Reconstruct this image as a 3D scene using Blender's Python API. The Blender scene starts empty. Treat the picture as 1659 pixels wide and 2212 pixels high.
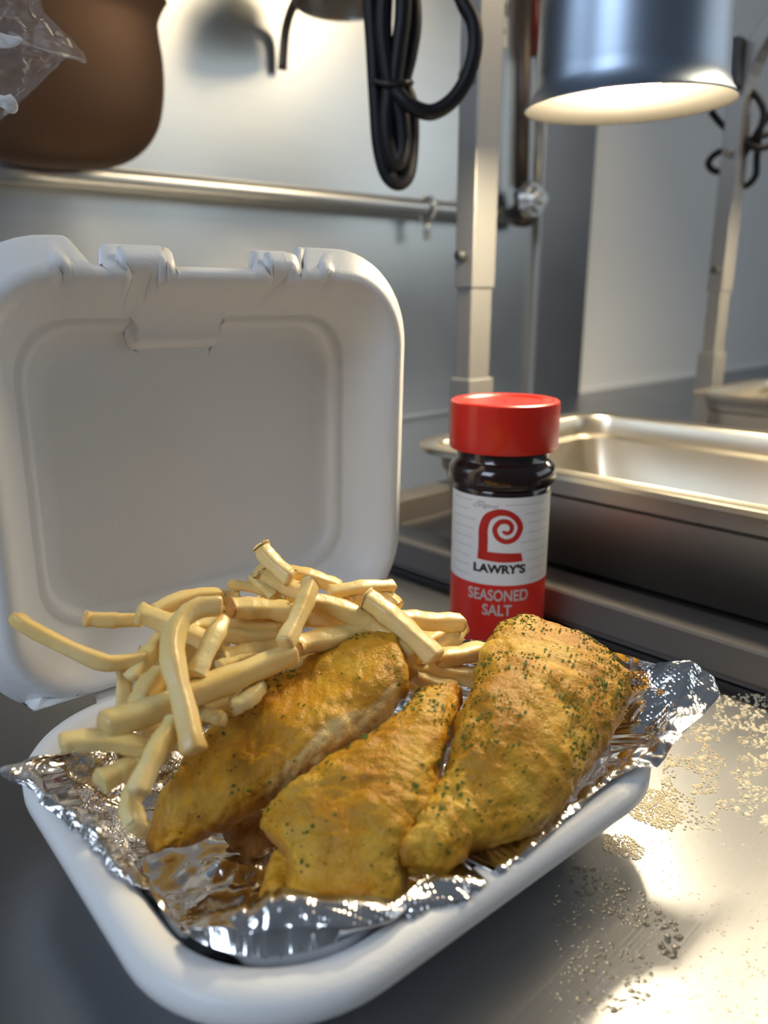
import bpy, bmesh, math, random
import numpy as np
from mathutils import Vector, Matrix, noise

# ------------------------------------------------------------------ camera, world, lights
C = bpy.context.scene.collection
S = bpy.context.scene
F = 1662.0; PITCH = math.radians(15.5); CAMH = 0.196      # focal length in pixels of the 1659x2212 frame
cam_d = bpy.data.cameras.new('camera'); cam = bpy.data.objects.new('camera', cam_d); C.objects.link(cam)
cam_d.sensor_fit = 'VERTICAL'; cam_d.sensor_height = 36.0; cam_d.lens = F / 2212.0 * 36.0
cam_d.clip_start = 0.01
cam.location = (0, 0, CAMH); cam.rotation_euler = (math.pi / 2 - PITCH, 0, 0)
cam_d.dof.use_dof = True; cam_d.dof.focus_distance = 0.305; cam_d.dof.aperture_fstop = 8.5
S.camera = cam
S.view_settings.view_transform = 'Standard'; S.view_settings.look = 'None'
S.view_settings.gamma = 1.0; S.view_settings.use_curve_mapping = False
S.view_settings.exposure = 0.0
W = bpy.data.worlds.new('world'); S.world = W; W.use_nodes = True
_n = W.node_tree.nodes; _l = W.node_tree.links
_bg = _n['Background']; _tc = _n.new('ShaderNodeTexCoord'); _sp = _n.new('ShaderNodeSeparateXYZ')
_cr = _n.new('ShaderNodeValToRGB'); _mr = _n.new('ShaderNodeMapRange')
_l.new(_tc.outputs['Generated'], _sp.inputs[0]); _l.new(_sp.outputs['Z'], _mr.inputs[0])
_mr.inputs[1].default_value = -1; _mr.inputs[2].default_value = 1
_l.new(_mr.outputs[0], _cr.inputs[0]); _l.new(_cr.outputs[0], _bg.inputs[0])
_cr.color_ramp.elements[0].color = (0.10, 0.09, 0.085, 1); _cr.color_ramp.elements[1].color = (0.62, 0.72, 0.86, 1)
_bg.inputs[1].default_value = 0.17

def area(name, loc, target, size, power, col, sy=None):
    d = bpy.data.lights.new(name, 'AREA'); d.energy = power; d.color = col; d.size = size
    if sy: d.shape = 'RECTANGLE'; d.size_y = sy
    o = bpy.data.objects.new(name, d); C.objects.link(o); o.location = loc
    o.rotation_euler = (Vector(target) - Vector(loc)).to_track_quat('-Z', 'Y').to_euler()
    return o
area('window_daylight', (-1.05, -0.75, 1.1), (0, 0.3, 0.1), 0.8, 14, (0.72, 0.84, 1.0))
area('window_service', (2.2, 0.65, 0.78), (0.0, 0.65, 0.62), 1.8, 5.6, (0.86, 0.95, 1.0), .75)
area('warm_fill_light', (0.80, 0.84, 0.98), (0.05, 0.25, 0.05), 0.38, 8, (1.0, 0.80, 0.52))  # added unseen warm light that brightens the fish where the heat lamp falls short

# ------------------------------------------------------------------ helpers
cP, sP = math.cos(PITCH), math.sin(PITCH)
def ray(x, y):
    a = (x - 829.5) / F; b = -(y - 1106) / F
    return np.array([a, cP + b * sP, -sP + b * cP])
def at_z(x, y, z):                      # the point of height z seen at picture point x, y
    d = ray(x, y); return np.array([0, 0, CAMH]) + d * ((z - CAMH) / d[2])
def at_y(x, y, Y):
    d = ray(x, y); return np.array([0, 0, CAMH]) + d * (Y / d[1])
def at_plane(x, y, p0, nrm):
    d = ray(x, y); o = np.array([0, 0, CAMH]); return o + d * (np.dot(np.asarray(p0) - o, nrm) / np.dot(d, nrm))
WV = np.array([.724, .690, 0]); WV /= np.linalg.norm(WV)   # along the wall
UV = np.array([WV[1], -WV[0], 0])                          # out from the wall
def uw(u, w, z): return UV * u + WV * w + np.array([0, 0, z])
YAW_W = math.atan2(WV[1], WV[0])

def mesh(name, verts, faces, mat, parent=None, smooth=True, sharp=0):
    me = bpy.data.meshes.new(name); me.from_pydata([tuple(map(float, v)) for v in verts], [], faces)
    me.materials.append(mat)
    if smooth: me.polygons.foreach_set('use_smooth', [True] * len(me.polygons))
    if sharp: me.set_sharp_from_angle(angle=math.radians(sharp))
    me.update(); o = bpy.data.objects.new(name, me); C.objects.link(o)
    if parent: o.parent = parent
    return o
def bmobj(name, bm, mat, parent=None, smooth=False):
    bmesh.ops.recalc_face_normals(bm, faces=bm.faces[:])
    me = bpy.data.meshes.new(name); bm.to_mesh(me); bm.free(); me.materials.append(mat)
    if smooth: me.polygons.foreach_set('use_smooth', [True] * len(me.polygons))
    o = bpy.data.objects.new(name, me); C.objects.link(o)
    if parent: o.parent = parent
    return o
def thing(name, label, cat, loc=(0, 0, 0), rz=0, group=None):
    o = bpy.data.objects.new(name, None); C.objects.link(o); o.location = loc; o.rotation_euler = (0, 0, rz)
    o.empty_display_size = 0.01
    tag(o, label, cat, group); return o
def tag(o, label, cat, group=None):
    o['label'] = label; o['category'] = cat
    if group: o['group'] = group
    return o
def struct(o, label=None):
    o['kind'] = 'structure'
    if label: o['label'] = label
    return o
def relocate(o, p):
    """put a mesh's origin at p (world), geometry staying where it is"""
    p = Vector([float(v) for v in p]); o.data.transform(Matrix.Translation(-p)); o.location = p; return o
def catmull(P, n, closed=False):
    P = np.asarray(P, float); m = len(P); out = []
    segs = m if closed else m - 1
    for i in range(n):
        t = i / n * segs if closed else i / (n - 1) * segs
        k = min(int(t), segs - 1); f = t - k
        g = (lambda j: P[j % m]) if closed else (lambda j: P[min(max(j, 0), m - 1)])
        a, b, c, d = g(k - 1), g(k), g(k + 1), g(k + 2)
        out.append(.5 * (2 * b + (c - a) * f + (2 * a - 5 * b + 4 * c - d) * f * f + (3 * b - a - 3 * c + d) * f ** 3))
    return np.array(out)
def rings_to_mesh(rings, cap0=True, cap1=True, closed=True):
    R = len(rings); M = len(rings[0]); v = [p for r in rings for p in r]; f = []
    for i in range(R - 1):
        for j in range(M if closed else M - 1):
            a = i * M + j; b = i * M + (j + 1) % M; f.append((a, b, b + M, a + M))
    if cap0: f.append(tuple(range(M - 1, -1, -1)))
    if cap1: f.append(tuple((R - 1) * M + j for j in range(M)))
    return v, f
def tube_geo(P, r, seg=10, ref=(0.3, 0.2, 1)):
    P = np.asarray(P, float); rings = []
    rr = r if hasattr(r, '__len__') else [r] * len(P)
    T = np.gradient(P, axis=0); T /= np.linalg.norm(T, axis=1)[:, None] + 1e-12
    x = np.cross(T[0], ref); x /= np.linalg.norm(x)
    for i in range(len(P)):
        x = x - T[i] * np.dot(x, T[i]); x /= np.linalg.norm(x); y = np.cross(T[i], x)
        rings.append([P[i] + rr[i] * (math.cos(a) * x + math.sin(a) * y) for a in np.linspace(0, 2 * math.pi, seg, endpoint=False)])
    return rings_to_mesh(rings)
def tube(name, P, r, mat, parent=None, seg=10, n=None):
    if n: P = catmull(P, n)
    v, f = tube_geo(P, r, seg); return mesh(name, v, f, mat, parent)
def lathe(name, prof, mat, parent=None, seg=64, cap0=False, cap1=False):
    rings = [[(r * math.cos(a), r * math.sin(a), z) for a in np.linspace(0, 2 * math.pi, seg, endpoint=False)] for r, z in prof]
    v, f = rings_to_mesh(rings, cap0, cap1); return mesh(name, v, f, mat, parent, True, 40)
def box_bm(bm, sx, sy, sz, c=(0, 0, 0), rot=None, bev=0.0):
    m = Matrix.Translation(Vector([float(q) for q in c])) @ (rot or Matrix.Identity(4)) @ Matrix.Diagonal((sx, sy, sz, 1))
    r = bmesh.ops.create_cube(bm, size=1, matrix=m)
    if bev:
        es = list({e for v in r['verts'] for e in v.link_edges})
        bmesh.ops.bevel(bm, geom=es, offset=bev, segments=2, affect='EDGES', profile=.5)
def rrect(hx, hy, r, n):
    """n points round a rounded rectangle, ccw, evenly by arc length from (hx, 0)"""
    r = min(r, hx - 1e-4, hy - 1e-4); pts = []
    for cx, cy, a0 in ((hx - r, hy - r, 0), (-hx + r, hy - r, 90), (-hx + r, -hy + r, 180), (hx - r, -hy + r, 270)):
        for k in range(13):
            a = math.radians(a0 + 90 * k / 12); pts.append((cx + r * math.cos(a), cy + r * math.sin(a)))
    pts = np.array(pts + [pts[0]]); d = np.r_[0, np.cumsum(np.linalg.norm(np.diff(pts, axis=0), axis=1))]
    s = np.linspace(0, d[-1], n, endpoint=False)
    return np.c_[np.interp(s, d, pts[:, 0]), np.interp(s, d, pts[:, 1])]

# ------------------------------------------------------------------ materials
class NT:
    def __init__(s, name):
        s.m = bpy.data.materials.new(name); s.m.use_nodes = True; s.t = s.m.node_tree
        s.b = s.t.nodes['Principled BSDF']
    def n(s, k, **kw):
        x = s.t.nodes.new(k)
        for a, v in kw.items(): setattr(x, a, v)
        return x
    def l(s, a, b): s.t.links.new(a, b)
    def co(s, kind='Object', scale=(1, 1, 1), rot=(0, 0, 0)):
        tc = s.n('ShaderNodeTexCoord'); mp = s.n('ShaderNodeMapping'); mp.inputs['Scale'].default_value = scale
        mp.inputs['Rotation'].default_value = rot
        s.l(tc.outputs[kind], mp.inputs[0]); return mp.outputs[0]
    def noise(s, vec, scale, detail=4, rough=.5):
        x = s.n('ShaderNodeTexNoise'); x.inputs['Scale'].default_value = scale; x.inputs['Detail'].default_value = detail
        x.inputs['Roughness'].default_value = rough; s.l(vec, x.inputs['Vector']); return x.outputs['Fac']
    def ramp(s, fac, stops):
        x = s.n('ShaderNodeValToRGB'); e = x.color_ramp.elements
        while len(e) < len(stops): e.new(.5)
        for q, (p, c) in zip(e, stops): q.position = p; q.color = tuple(c) + (1,) if len(c) == 3 else c
        s.l(fac, x.inputs[0]); return x.outputs[0]
    def mix(s, fac, a, b, mode='MIX'):
        x = s.n('ShaderNodeMix', data_type='RGBA', blend_type=mode)
        for i, v in ((0, fac), (6, a), (7, b)):
            if hasattr(v, 'links'): s.l(v, x.inputs[i])
            else: x.inputs[i].default_value = v if i == 0 else tuple(v) + (1,)
        return x.outputs[2]
    def bump(s, h, strength, dist, normal=None):
        x = s.n('ShaderNodeBump'); x.inputs['Strength'].default_value = strength; x.inputs['Distance'].default_value = dist
        s.l(h, x.inputs['Height'])
        if normal: s.l(normal, x.inputs['Normal'])
        s.l(x.outputs[0], s.b.inputs['Normal']); return x.outputs[0]
    def set(s, **kw):
        for k, v in kw.items():
            i = s.b.inputs[k.replace('_', ' ')]
            if hasattr(v, 'links'): s.l(v, i)
            else: i.default_value = v if not (isinstance(v, tuple) and len(v) == 3 and i.type == 'RGBA') else v + (1,)
        return s
def plain(name, col, rough=.5, metal=0, **kw):
    return NT(name).set(Base_Color=col, Roughness=rough, Metallic=metal, **kw).m

def foam():
    q = NT('white_foam'); v = q.co()
    x = q.n('ShaderNodeTexVoronoi'); x.inputs['Scale'].default_value = 700; q.l(v, x.inputs['Vector'])
    q.bump(x.outputs['Distance'], .12, .0006)
    return q.set(Base_Color=(.84, .85, .86), Roughness=.42, Subsurface_Weight=.12, Subsurface_Radius=(.004, .004, .004), Subsurface_Scale=1.0).m
def steel(name, col, rough, sc, rot=(0, 0, 0), bump=.05, var=.12):
    q = NT(name); v = q.co('Object', sc, rot); f = q.noise(v, 1, 5, .65)
    q.bump(f, bump, .0008)
    g = q.noise(q.co(), 6, 3)
    r = q.n('ShaderNodeMapRange'); q.l(g, r.inputs[0]); r.inputs[3].default_value = rough - var / 2; r.inputs[4].default_value = rough + var
    c = q.mix(f, tuple(x * .86 for x in col), col)
    return q.set(Base_Color=c, Metallic=1.0, Roughness=r.outputs[0]).m
def fry():
    q = NT('fried_potato'); v = q.co()
    info = q.n('ShaderNodeObjectInfo'); at = q.n('ShaderNodeAttribute', attribute_name='tip')
    f = q.noise(v, 90, 4); big = q.noise(v, 30, 2)
    base = q.ramp(big, [(.3, (.84, .64, .24)), (.55, (.90, .75, .36)), (.75, (.92, .80, .46))])
    base = q.mix(info.outputs['Random'], base, q.mix(.35, base, (.80, .48, .12)))
    rd = q.n('ShaderNodeAttribute', attribute_name='ridge'); base = q.mix(rd.outputs['Fac'], base, (.80, .48, .10))
    base = q.mix(at.outputs['Fac'], base, (.48, .22, .05))
    sp = q.n('ShaderNodeTexVoronoi'); sp.inputs['Scale'].default_value = 150; q.l(v, sp.inputs['Vector'])
    s2 = q.ramp(sp.outputs['Distance'], [(.05, (1, 1, 1)), (.09, (0, 0, 0))])
    gate = q.ramp(q.noise(v, 60, 1), [(.62, (0, 0, 0)), (.66, (1, 1, 1))])
    spk = q.mix(1.0, s2, gate, 'MULTIPLY')
    base = q.mix(spk, base, (.28, .16, .05))
    n1 = q.bump(f, .5, .0015); q.bump(q.noise(v, 420, 3), .35, .0006, n1)
    return q.set(Base_Color=base, Roughness=.34, Subsurface_Weight=.30, Subsurface_Radius=(.006, .003, .001), Subsurface_Scale=.6).m
def batter(name, a, b, c):
    q = NT(name); v = q.co()
    f = q.noise(v, 42, 5, .6); g = q.noise(v, 95, 4, .6); h = q.noise(v, 520, 3, .7)
    col = q.ramp(f, [(.30, b), (.48, a), (.66, c)])
    rn = q.ramp(q.noise(v, 26, 3), [(.60, (0, 0, 0)), (.74, (1, 1, 1))])
    col = q.mix(rn, col, (.40, .14, .018))
    col = q.mix(q.ramp(g, [(.42, (0, 0, 0)), (.75, (.55, .55, .55))]), col, (.30, .12, .008))
    sp = q.n('ShaderNodeTexVoronoi'); sp.inputs['Scale'].default_value = 300; q.l(v, sp.inputs['Vector'])
    gate = q.ramp(q.noise(v, 110, 2), [(.55, (0, 0, 0)), (.6, (1, 1, 1))])
    spk = q.mix(1.0, q.ramp(sp.outputs['Distance'], [(.10, (1, 1, 1)), (.2, (0, 0, 0))]), gate, 'MULTIPLY')
    col = q.mix(spk, col, (.12, .06, .015))
    br = q.n('ShaderNodeAttribute', attribute_name='brown'); pa = q.n('ShaderNodeAttribute', attribute_name='pale')
    col = q.mix(br.outputs['Fac'], col, (.34, .125, .012)); col = q.mix(pa.outputs['Fac'], col, (.70, .50, .20))
    n1 = q.bump(h, .8, .0011); q.bump(g, .35, .0015, n1)
    return q.set(Base_Color=col, Roughness=.38, Specular_IOR_Level=.32, Subsurface_Weight=.08, Subsurface_Radius=(.004, .002, .0006), Subsurface_Scale=.5).m
def foil():
    q = NT('aluminium_foil')
    uvn = q.n('ShaderNodeUVMap'); mp = q.n('ShaderNodeMapping'); mp.inputs['Rotation'].default_value = (0, 0, .5); q.l(uvn.outputs[0], mp.inputs[0])
    x = q.n('ShaderNodeTexVoronoi'); x.inputs['Scale'].default_value = 600; x.inputs['Randomness'].default_value = .12; q.l(mp.outputs[0], x.inputs['Vector'])
    dots = q.ramp(x.outputs['Distance'], [(.12, (1, 1, 1)), (.42, (0, 0, 0))])
    dots = q.mix(1.0, dots, q.ramp(q.noise(q.co(), 26, 2), [(.46, (.06, .06, .06)), (.58, (1, 1, 1))]), 'MULTIPLY')
    cr = q.n('ShaderNodeTexVoronoi'); cr.inputs['Scale'].default_value = 120; q.l(q.co(), cr.inputs['Vector'])
    n1 = q.bump(dots, .22, .0006); q.bump(cr.outputs['Distance'], .10, .0014, n1)
    return q.set(Base_Color=(.80, .80, .81), Metallic=1.0, Roughness=.16).m
M = dict(
    foam=foam(), fry=fry(), foil=foil(),
    batter1=batter('fish_batter', (.64, .33, .022), (.50, .21, .010), (.76, .48, .065)),
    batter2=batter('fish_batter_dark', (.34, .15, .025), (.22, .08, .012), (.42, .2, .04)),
    herb=plain('dried_parsley', (.070, .125, .012), .8),
    counter=steel('brushed_counter_steel', (.38, .39, .41), .31, (8, 900, 900), (0, 0, 0), .06, .10),
    wall=steel('brushed_wall_steel', (.62, .63, .62), .30, (3, 3, 260), (0, 0, 0), .05, .10),
    trim=steel('corner_steel', (.38, .38, .38), .35, (200, 200, 3)),
    pan=steel('pan_steel', (.60, .55, .46), .30, (40, 40, 40), (0, 0, 0), .03),
    post=plain('satin_post_metal', (.30, .29, .28), .45, .6),
    dark=plain('dark_grey_enamel', (.045, .046, .05), .38),
    basetop=plain('grey_enamel_base', (.12, .11, .105), .42, .25),
    shade=steel('brushed_shade_aluminium', (.38, .46, .58), .36, (8, 8, 600), (0, 0, 0), .02),
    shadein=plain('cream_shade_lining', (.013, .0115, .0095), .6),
    cord=plain('black_rubber', (.006, .006, .009), .5, 0, Specular_IOR_Level=.3),
    frp=plain('white_wall_panel', (.88, .88, .87), .35),
    pipe=steel('galvanised_pipe', (.66, .65, .62), .28, (60, 60, 60)),
    pipedark=plain('dark_brown_pipe', (.10, .075, .06), .4, .6),
    red=plain('red_plastic', (.62, .018, .008), .28, Subsurface_Weight=.1, Subsurface_Radius=(.01, .001, .001), Subsurface_Scale=.5),
    jar=plain('dark_brown_plastic', (.018, .006, .004), .14, Coat_Weight=.5),
    labelw=plain('white_label_paper', (.80, .81, .84), .35), labelr=plain('red_label_ink', (.66, .022, .012), .35),
    logor=plain('deep_red_ink', (.50, .012, .008), .35), ink=plain('black_ink', (.012, .012, .012), .4),
    grey=plain('grey_ink', (.42, .42, .43), .45), silver=plain('silver_ink', (.62, .60, .60), .35, .2),
    redpipe=plain('dark_red_paint', (.16, .008, .006), .4), paper=plain('white_paper', (.8, .8, .8), .5),
    shadow_brown=plain('wall_shadow_brown', (.115, .060, .032), .55, .5),  # brown of a warm shadow on the steel wall, given as colour
    black=plain('black_plastic', (.01, .01, .012), .4),
)
q = NT('hot_bulb'); q.set(Base_Color=(1, .9, .7), Emission_Color=(1, .84, .56), Emission_Strength=320.0); M['bulb'] = q.m
q = NT('clear_bag_plastic'); q.set(Base_Color=(.55, .54, .56), Roughness=.12, Alpha=.16, IOR=1.5, Specular_IOR_Level=1.0); M['bag'] = q.m
q = NT('oil_droplet'); q.set(Base_Color=(.95, .9, .75), Roughness=.05, Transmission_Weight=.9, IOR=1.4); M['drop'] = q.m
q = NT('seasoning_grain'); q.set(Base_Color=(.86, .76, .56), Roughness=.6); M['grain'] = q.m

# ------------------------------------------------------------------ setting: walls, trim, counter
UWALL = -0.90; WC0, WC1 = 1.24, 1.415
def wallbox(name, u0, u1, w0, w1, z0, z1, mat, bev=0):
    bm = bmesh.new(); box_bm(bm, w1 - w0, u1 - u0, z1 - z0, (0, 0, 0), None, bev)
    o = bmobj(name, bm, mat); c = uw((u0 + u1) / 2, (w0 + w1) / 2, (z0 + z1) / 2)
    o.location = c; o.rotation_euler = (0, 0, YAW_W); return o
struct(wallbox('wall_left', UWALL - .03, UWALL, -1.0, WC0 + .01, -.02, 1.3, M['wall']), 'brushed stainless steel wall behind the pipe and cord')
struct(wallbox('wall_back', UWALL - .05, UWALL - .004, WC1 - .01, 3.6, -.02, 1.3, M['frp']), 'white wall panel behind the second warmer')
tr = wallbox('trim_1', UWALL - .03, UWALL + .012, WC0, WC1, -.01, 1.3, M['trim'], .006); struct(tr, 'dark steel corner strip between steel and white wall')
struct(wallbox('trim_2', UWALL - .004, UWALL + .004, WC1, 3.6, 0.0, .012, M['frp'], .002))
struct(wallbox('trim_3', UWALL, UWALL + .006, -1.0, WC0, 0.0, .010, M['wall'], .002))
ct = wallbox('counter', UWALL + .001, .75, -1.3, 3.6, -.04, 0.0, M['counter'])
tag(ct, 'brushed stainless steel counter under the food box, jar and warmers', 'counter')

# ------------------------------------------------------------------ takeaway box
EX = np.array([math.cos(math.radians(40)), math.sin(math.radians(40)), 0]); EY = np.array([-EX[1], EX[0], 0])
HX, HY, RIM = .1000, .088, .038
BC = np.array([-.0357, .1221, 0]) + EX * HX + EY * HY
def bl(x, y, z): return BC + EX * x + EY * y + np.array([0, 0, z])
def to_local(p): d = np.asarray(p) - BC; return float(d @ EX), float(d @ EY)
box = thing('takeout_container', 'open white foam takeaway box holding fries and battered fish', 'food container', BC, math.radians(40))
NP = 240
prof = [(.030, .0), (.024, .0008), (.0135, .026), (.0110, .0285), (.0015, .0290), (.0, .0305), (.0, .0350), (.0016, .0374), (.0055, .0384), (.0100, .0375),
        (.0125, .0345), (.0215, .010), (.0245, .0062), (.030, .0045)]
rings = []
for i, (ins, z) in enumerate(prof):
    r = max(.047 - ins * .8, .012); P = rrect(HX - ins, HY - ins, r, NP)
    rings.append([(x, y, z) for x, y in P])
v, f = rings_to_mesh(rings); mesh('base_tray', v, f, M['foam'], box)
# lid: rings lofted in the lid's own plane (a across, b up from the hinge, d away from the viewer)
LID_TILT = math.radians(92); LSH = .0085; LW, LH = .0975, .0850
def lidpt(a, b, d):
    y = HY + .0065 + b * math.cos(LID_TILT) + d * math.sin(LID_TILT); z = .0375 + b * math.sin(LID_TILT) - d * math.cos(LID_TILT)
    return (a + LSH, y, z)
def sm(x, a, b): t = min(max((x - a) / (b - a), 0), 1); return t * t * (3 - 2 * t)
def bumpf(x, a, b, e): return sm(x, a - e, a + e) * (1 - sm(x, b - e, b + e))
NL = 900
#          inset  depth
lprof = [(-.0085, .0100), (-.0080, .0090), (-.0030, .0056), (.0000, .0016), (.0022, -.0003), (.0042, .0006), (.0068, .0050), (.0115, .0135), (.0170, .0215), (.0196, .0238), (.0210, .0232), (.0226, .0262), (.0250, .0300), (.0335, .0302), (.0350, .0302), (.0380, .0302), (.045, .0302), (.06, .0302), (.0825, .0302)]
def tabs(a):     # how much of the outer lip is left along the top edge, 0 = cut away
    t = 1 - sm(a, -.0595, -.0515) * (1 - sm(a, .0405, .0425))
    t += .80 * (bumpf(a, -.0462, -.0210, .0018) + bumpf(a, .0180, .0372, .0016))
    return min(t, 1)
rings = []
for k, (ins, d) in enumerate(lprof):
    r = max(.034 - ins * .55, .010); P = rrect(LW - max(ins, -.0), LH - max(ins, -.0), min(r, LH - max(ins, 0) - .0002), NL)
    if ins < 0: P = rrect(LW - ins, LH - ins, .034 - ins, NL)
    ring = []
    for x, y in P:
        dd = d; top = y > LH - max(ins, 0) - .004
        if top and k <= 3:
            t = tabs(x); low = LH - .0012 - .0006 * (3 - k)
            y = low + (y - low) * t; dd = .0012 + (d - .0012) * t
        if top and 3 <= k <= 7:      # wedge shaped pockets below the tabs, small ribs beyond them
            u_ = (k - 3) / 4.5
            wdg = max(bumpf(x, -.0410 + .0038 * u_, -.0216 - .0106 * u_, .0006), bumpf(x, .0230 - .0004 * u_, .0372 - .0102 * u_, .0006))
            y += .0058 * wdg * (1 - u_); dd += .0010 * wdg * (1 - u_)
            rib = max(0, 1 - abs(x + .0636) / .0035) + max(0, 1 - abs(x - .0524) / .0035)
            y += .0030 * rib * (1 if k <= 5 else .3)
        if 9 <= k <= 12 and y > LH - .032:   # tongue that cuts into the recessed panel
            y -= .0072 * bumpf(x, -.0292, .0100, .0012) * 1
        if y < -LH + .0015 and k <= 3: y = -LH + .0004 * k; dd = .0002 + .0003 * k
        ring.append(lidpt(x, y + LH, dd))
    rings.append(ring)
v, f = rings_to_mesh(rings, False, True)
lid = mesh('lid', v, f, M['foam'], box)
sol = lid.modifiers.new('thickness', 'SOLIDIFY'); sol.thickness = .0022; sol.offset = 1
hv, hf = [], []
for i in range(41):
    a = -.058 + .148 * i / 40
    for (y, z) in ((HY - .001, .0362), (HY + .0015, .0345), (HY + .004, .0338), (HY + .0065, .0350), (HY + .0075, .0385), (HY + .0075, .0365), (HY + .004, .0318), (HY - .001, .0338)):
        hv.append((a, y, z))
for i in range(40):
    for j in range(8): hf.append((i * 8 + j, i * 8 + (j + 1) % 8, (i + 1) * 8 + (j + 1) % 8, (i + 1) * 8 + j))
hf += [tuple(range(8)), tuple(range(327, 319, -1))]
mesh('hinge', hv, hf, M['foam'], box)

# ------------------------------------------------------------------ foil liner
ctrl = [  # inner fold (px, py, z), outer edge (px, py, z)
 ((95, 1650, .040), (5, 1668, .044)), ((120, 1715, .041), (55, 1700, .041)), ((215, 1790, .041), (120, 1762, .040)), ((280, 1880, .039), (215, 1855, .039)),
 ((340, 1955, .036), (287, 1950, .038)), ((390, 2030, .034), (342, 2040, .038)), ((450, 1998, .040), (385, 2112, .0365)), ((560, 1975, .044), (470, 2172, .034)),
 ((650, 1945, .046), (600, 2188, .032)), ((760, 1962, .044), (720, 2155, .033)), ((850, 1955, .042), (830, 2080, .032)), ((930, 1885, .042), (985, 1972, .036)),
 ((1040, 1885, .036), (1060, 1902, .039)), ((1150, 1795, .035), (1150, 1838, .039)), ((1240, 1715, .037), (1235, 1758, .040)), ((1330, 1640, .039), (1340, 1672, .0415)),
 ((1400, 1600, .041), (1425, 1645, .043)), ((1420, 1550, .045), (1470, 1590, .046)), ((1440, 1510, .050), (1550, 1500, .050)), ((1400, 1480, .052), (1490, 1435, .058)),
 ((1340, 1470, .050), (1400, 1425, .060)), ((1280, 1470, .046), (1320, 1408, .060)), ((1150, 1440, .040), (1140, 1392, .050)), ((1030, 1430, .040), (1010, 1382, .050)),
 ((850, 1420, .035), (830, 1400, .040)), ((600, 1480, .030), (560, 1460, .036)), ((380, 1560, .032), (330, 1530, .036)), ((220, 1630, .036), (150, 1612, .041))]
NTH = 420
Wc = catmull([at_z(*a) for a, b in ctrl], NTH, True); Ec = catmull([at_z(*b) for a, b in ctrl], NTH, True)
rnd = random.Random(5)
def crease(p, s, seed):
    """faceted crumple: distance to nearest random cell points gives flat-ish shards"""
    d, pts = noise.voronoi(Vector(p) * s + Vector((seed, seed * 1.7, seed * .3)))
    c = pts[0]; h = noise.cell(Vector(c)) ; g = noise.cell(Vector(c) + Vector((7.3, 1.1, 3.9))); k = noise.cell(Vector(c) + Vector((2.3, 8.1, 5.9)))
    w = Vector(p) * s + Vector((seed, seed * 1.7, seed * .3)) - Vector(c)
    return w.x * g + w.y * k + w.z * h * .6
rows = []
def fl(i):
    lx, ly = to_local(Wc[i]); ang = math.atan2(ly, lx); c, s_ = math.cos(ang), math.sin(ang)
    hx, hy = HX - .026, HY - .026; e = 3.6
    r = 1 / ((abs(c) / hx) ** e + (abs(s_) / hy) ** e) ** (1 / e)
    return r * c, r * s_
FL = [fl(i) for i in range(NTH)]
n1, n2, n3 = 26, 20, 22
for k in range(n1 + n2 + n3 + 1):
    row = []
    for i in range(NTH):
        fx, fy = FL[i]; Fp = bl(fx, fy, .0105)
        if k <= n1: t = .06 + .94 * k / n1; p = bl(fx * t, fy * t, .0105)
        elif k <= n1 + n2: t = (k - n1) / n2; p = Fp * (1 - t) + Wc[i] * t
        else:
            t = (k - n1 - n2) / n3; p = Wc[i] * (1 - t) + Ec[i] * t
            p = p + np.array([0, 0, .0015 * math.sin(math.pi * t)])
        row.append(p)
    rows.append(row)
R = np.array(rows); G = R.copy()
gu = np.gradient(R, axis=0); gv = np.roll(R, -1, 1) - np.roll(R, 1, 1)
Nn = np.cross(gu, gv); Nn /= np.linalg.norm(Nn, axis=2)[:, :, None] + 1e-12
for k in range(R.shape[0]):
    amp = min(1, .7 + k / 40)
    if k > n1 + n2: amp *= .75
    for i in range(NTH):
        p = R[k, i]
        pv = Vector(p); pw = pv + Vector((noise.noise(pv * 25), noise.noise(pv * 25 + Vector((3, 3, 3))), 0)) * .010
        h = .0075 * abs(noise.noise(pw * 34)) + .0050 * abs(noise.noise(pw * 75 + Vector((4, 1, 7)))) + .0024 * abs(noise.noise(pw * 165)) - .0030
        h = max(min(h, .0048), -.0048)
        G[k, i] = p + Nn[k, i] * h * amp
G[:, :, 2] = np.maximum(G[:, :, 2], .0060)
# ragged free edge
for i in range(NTH): G[-1, i] += (G[-1, i] - G[-3, i]) * .5 * noise.noise(Vector((i * .31, 2.2, 0)))
# the foil stays inside the tray wall below the rim
for k in range(G.shape[0]):
    for i in range(NTH):
        lx, ly = to_local(G[k, i]); z = G[k, i, 2]
        if 3.6 < i / NTH * len(ctrl) < 10.4 and k > n1 + n2 + 7: z = min(z, .0376); G[k, i, 2] = z
        if z < .0385:
            ins = .0125 + .0007 + max(0, (.0345 - z)) * .37
            rr_ = .047 - ins * .8; hx, hy = HX - ins - rr_, HY - ins - rr_; qx, qy = abs(lx) - hx, abs(ly) - hy
            if qx > 0 and qy > 0:
                d_ = math.hypot(qx, qy)
                if d_ > rr_: qx *= rr_ / d_; qy *= rr_ / d_
            else: qx, qy = min(qx, rr_), min(qy, rr_)
            G[k, i] = bl(math.copysign(hx + qx, lx), math.copysign(hy + qy, ly), z)
v = G.reshape(-1, 3); f = []
K = G.shape[0]
for k in range(K - 1):
    for i in range(NTH):
        a = k * NTH + i; b = k * NTH + (i + 1) % NTH; f.append((a, b, b + NTH, a + NTH))
f.append(tuple(range(NTH)))
fo = mesh('foil_liner', v, f, M['foil'], None, True)
uvl = fo.data.uv_layers.new(name='UVMap')
uvc = np.zeros((len(fo.data.loops), 2))
vi = np.empty(len(fo.data.loops), int); fo.data.loops.foreach_get('vertex_index', vi)
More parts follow.
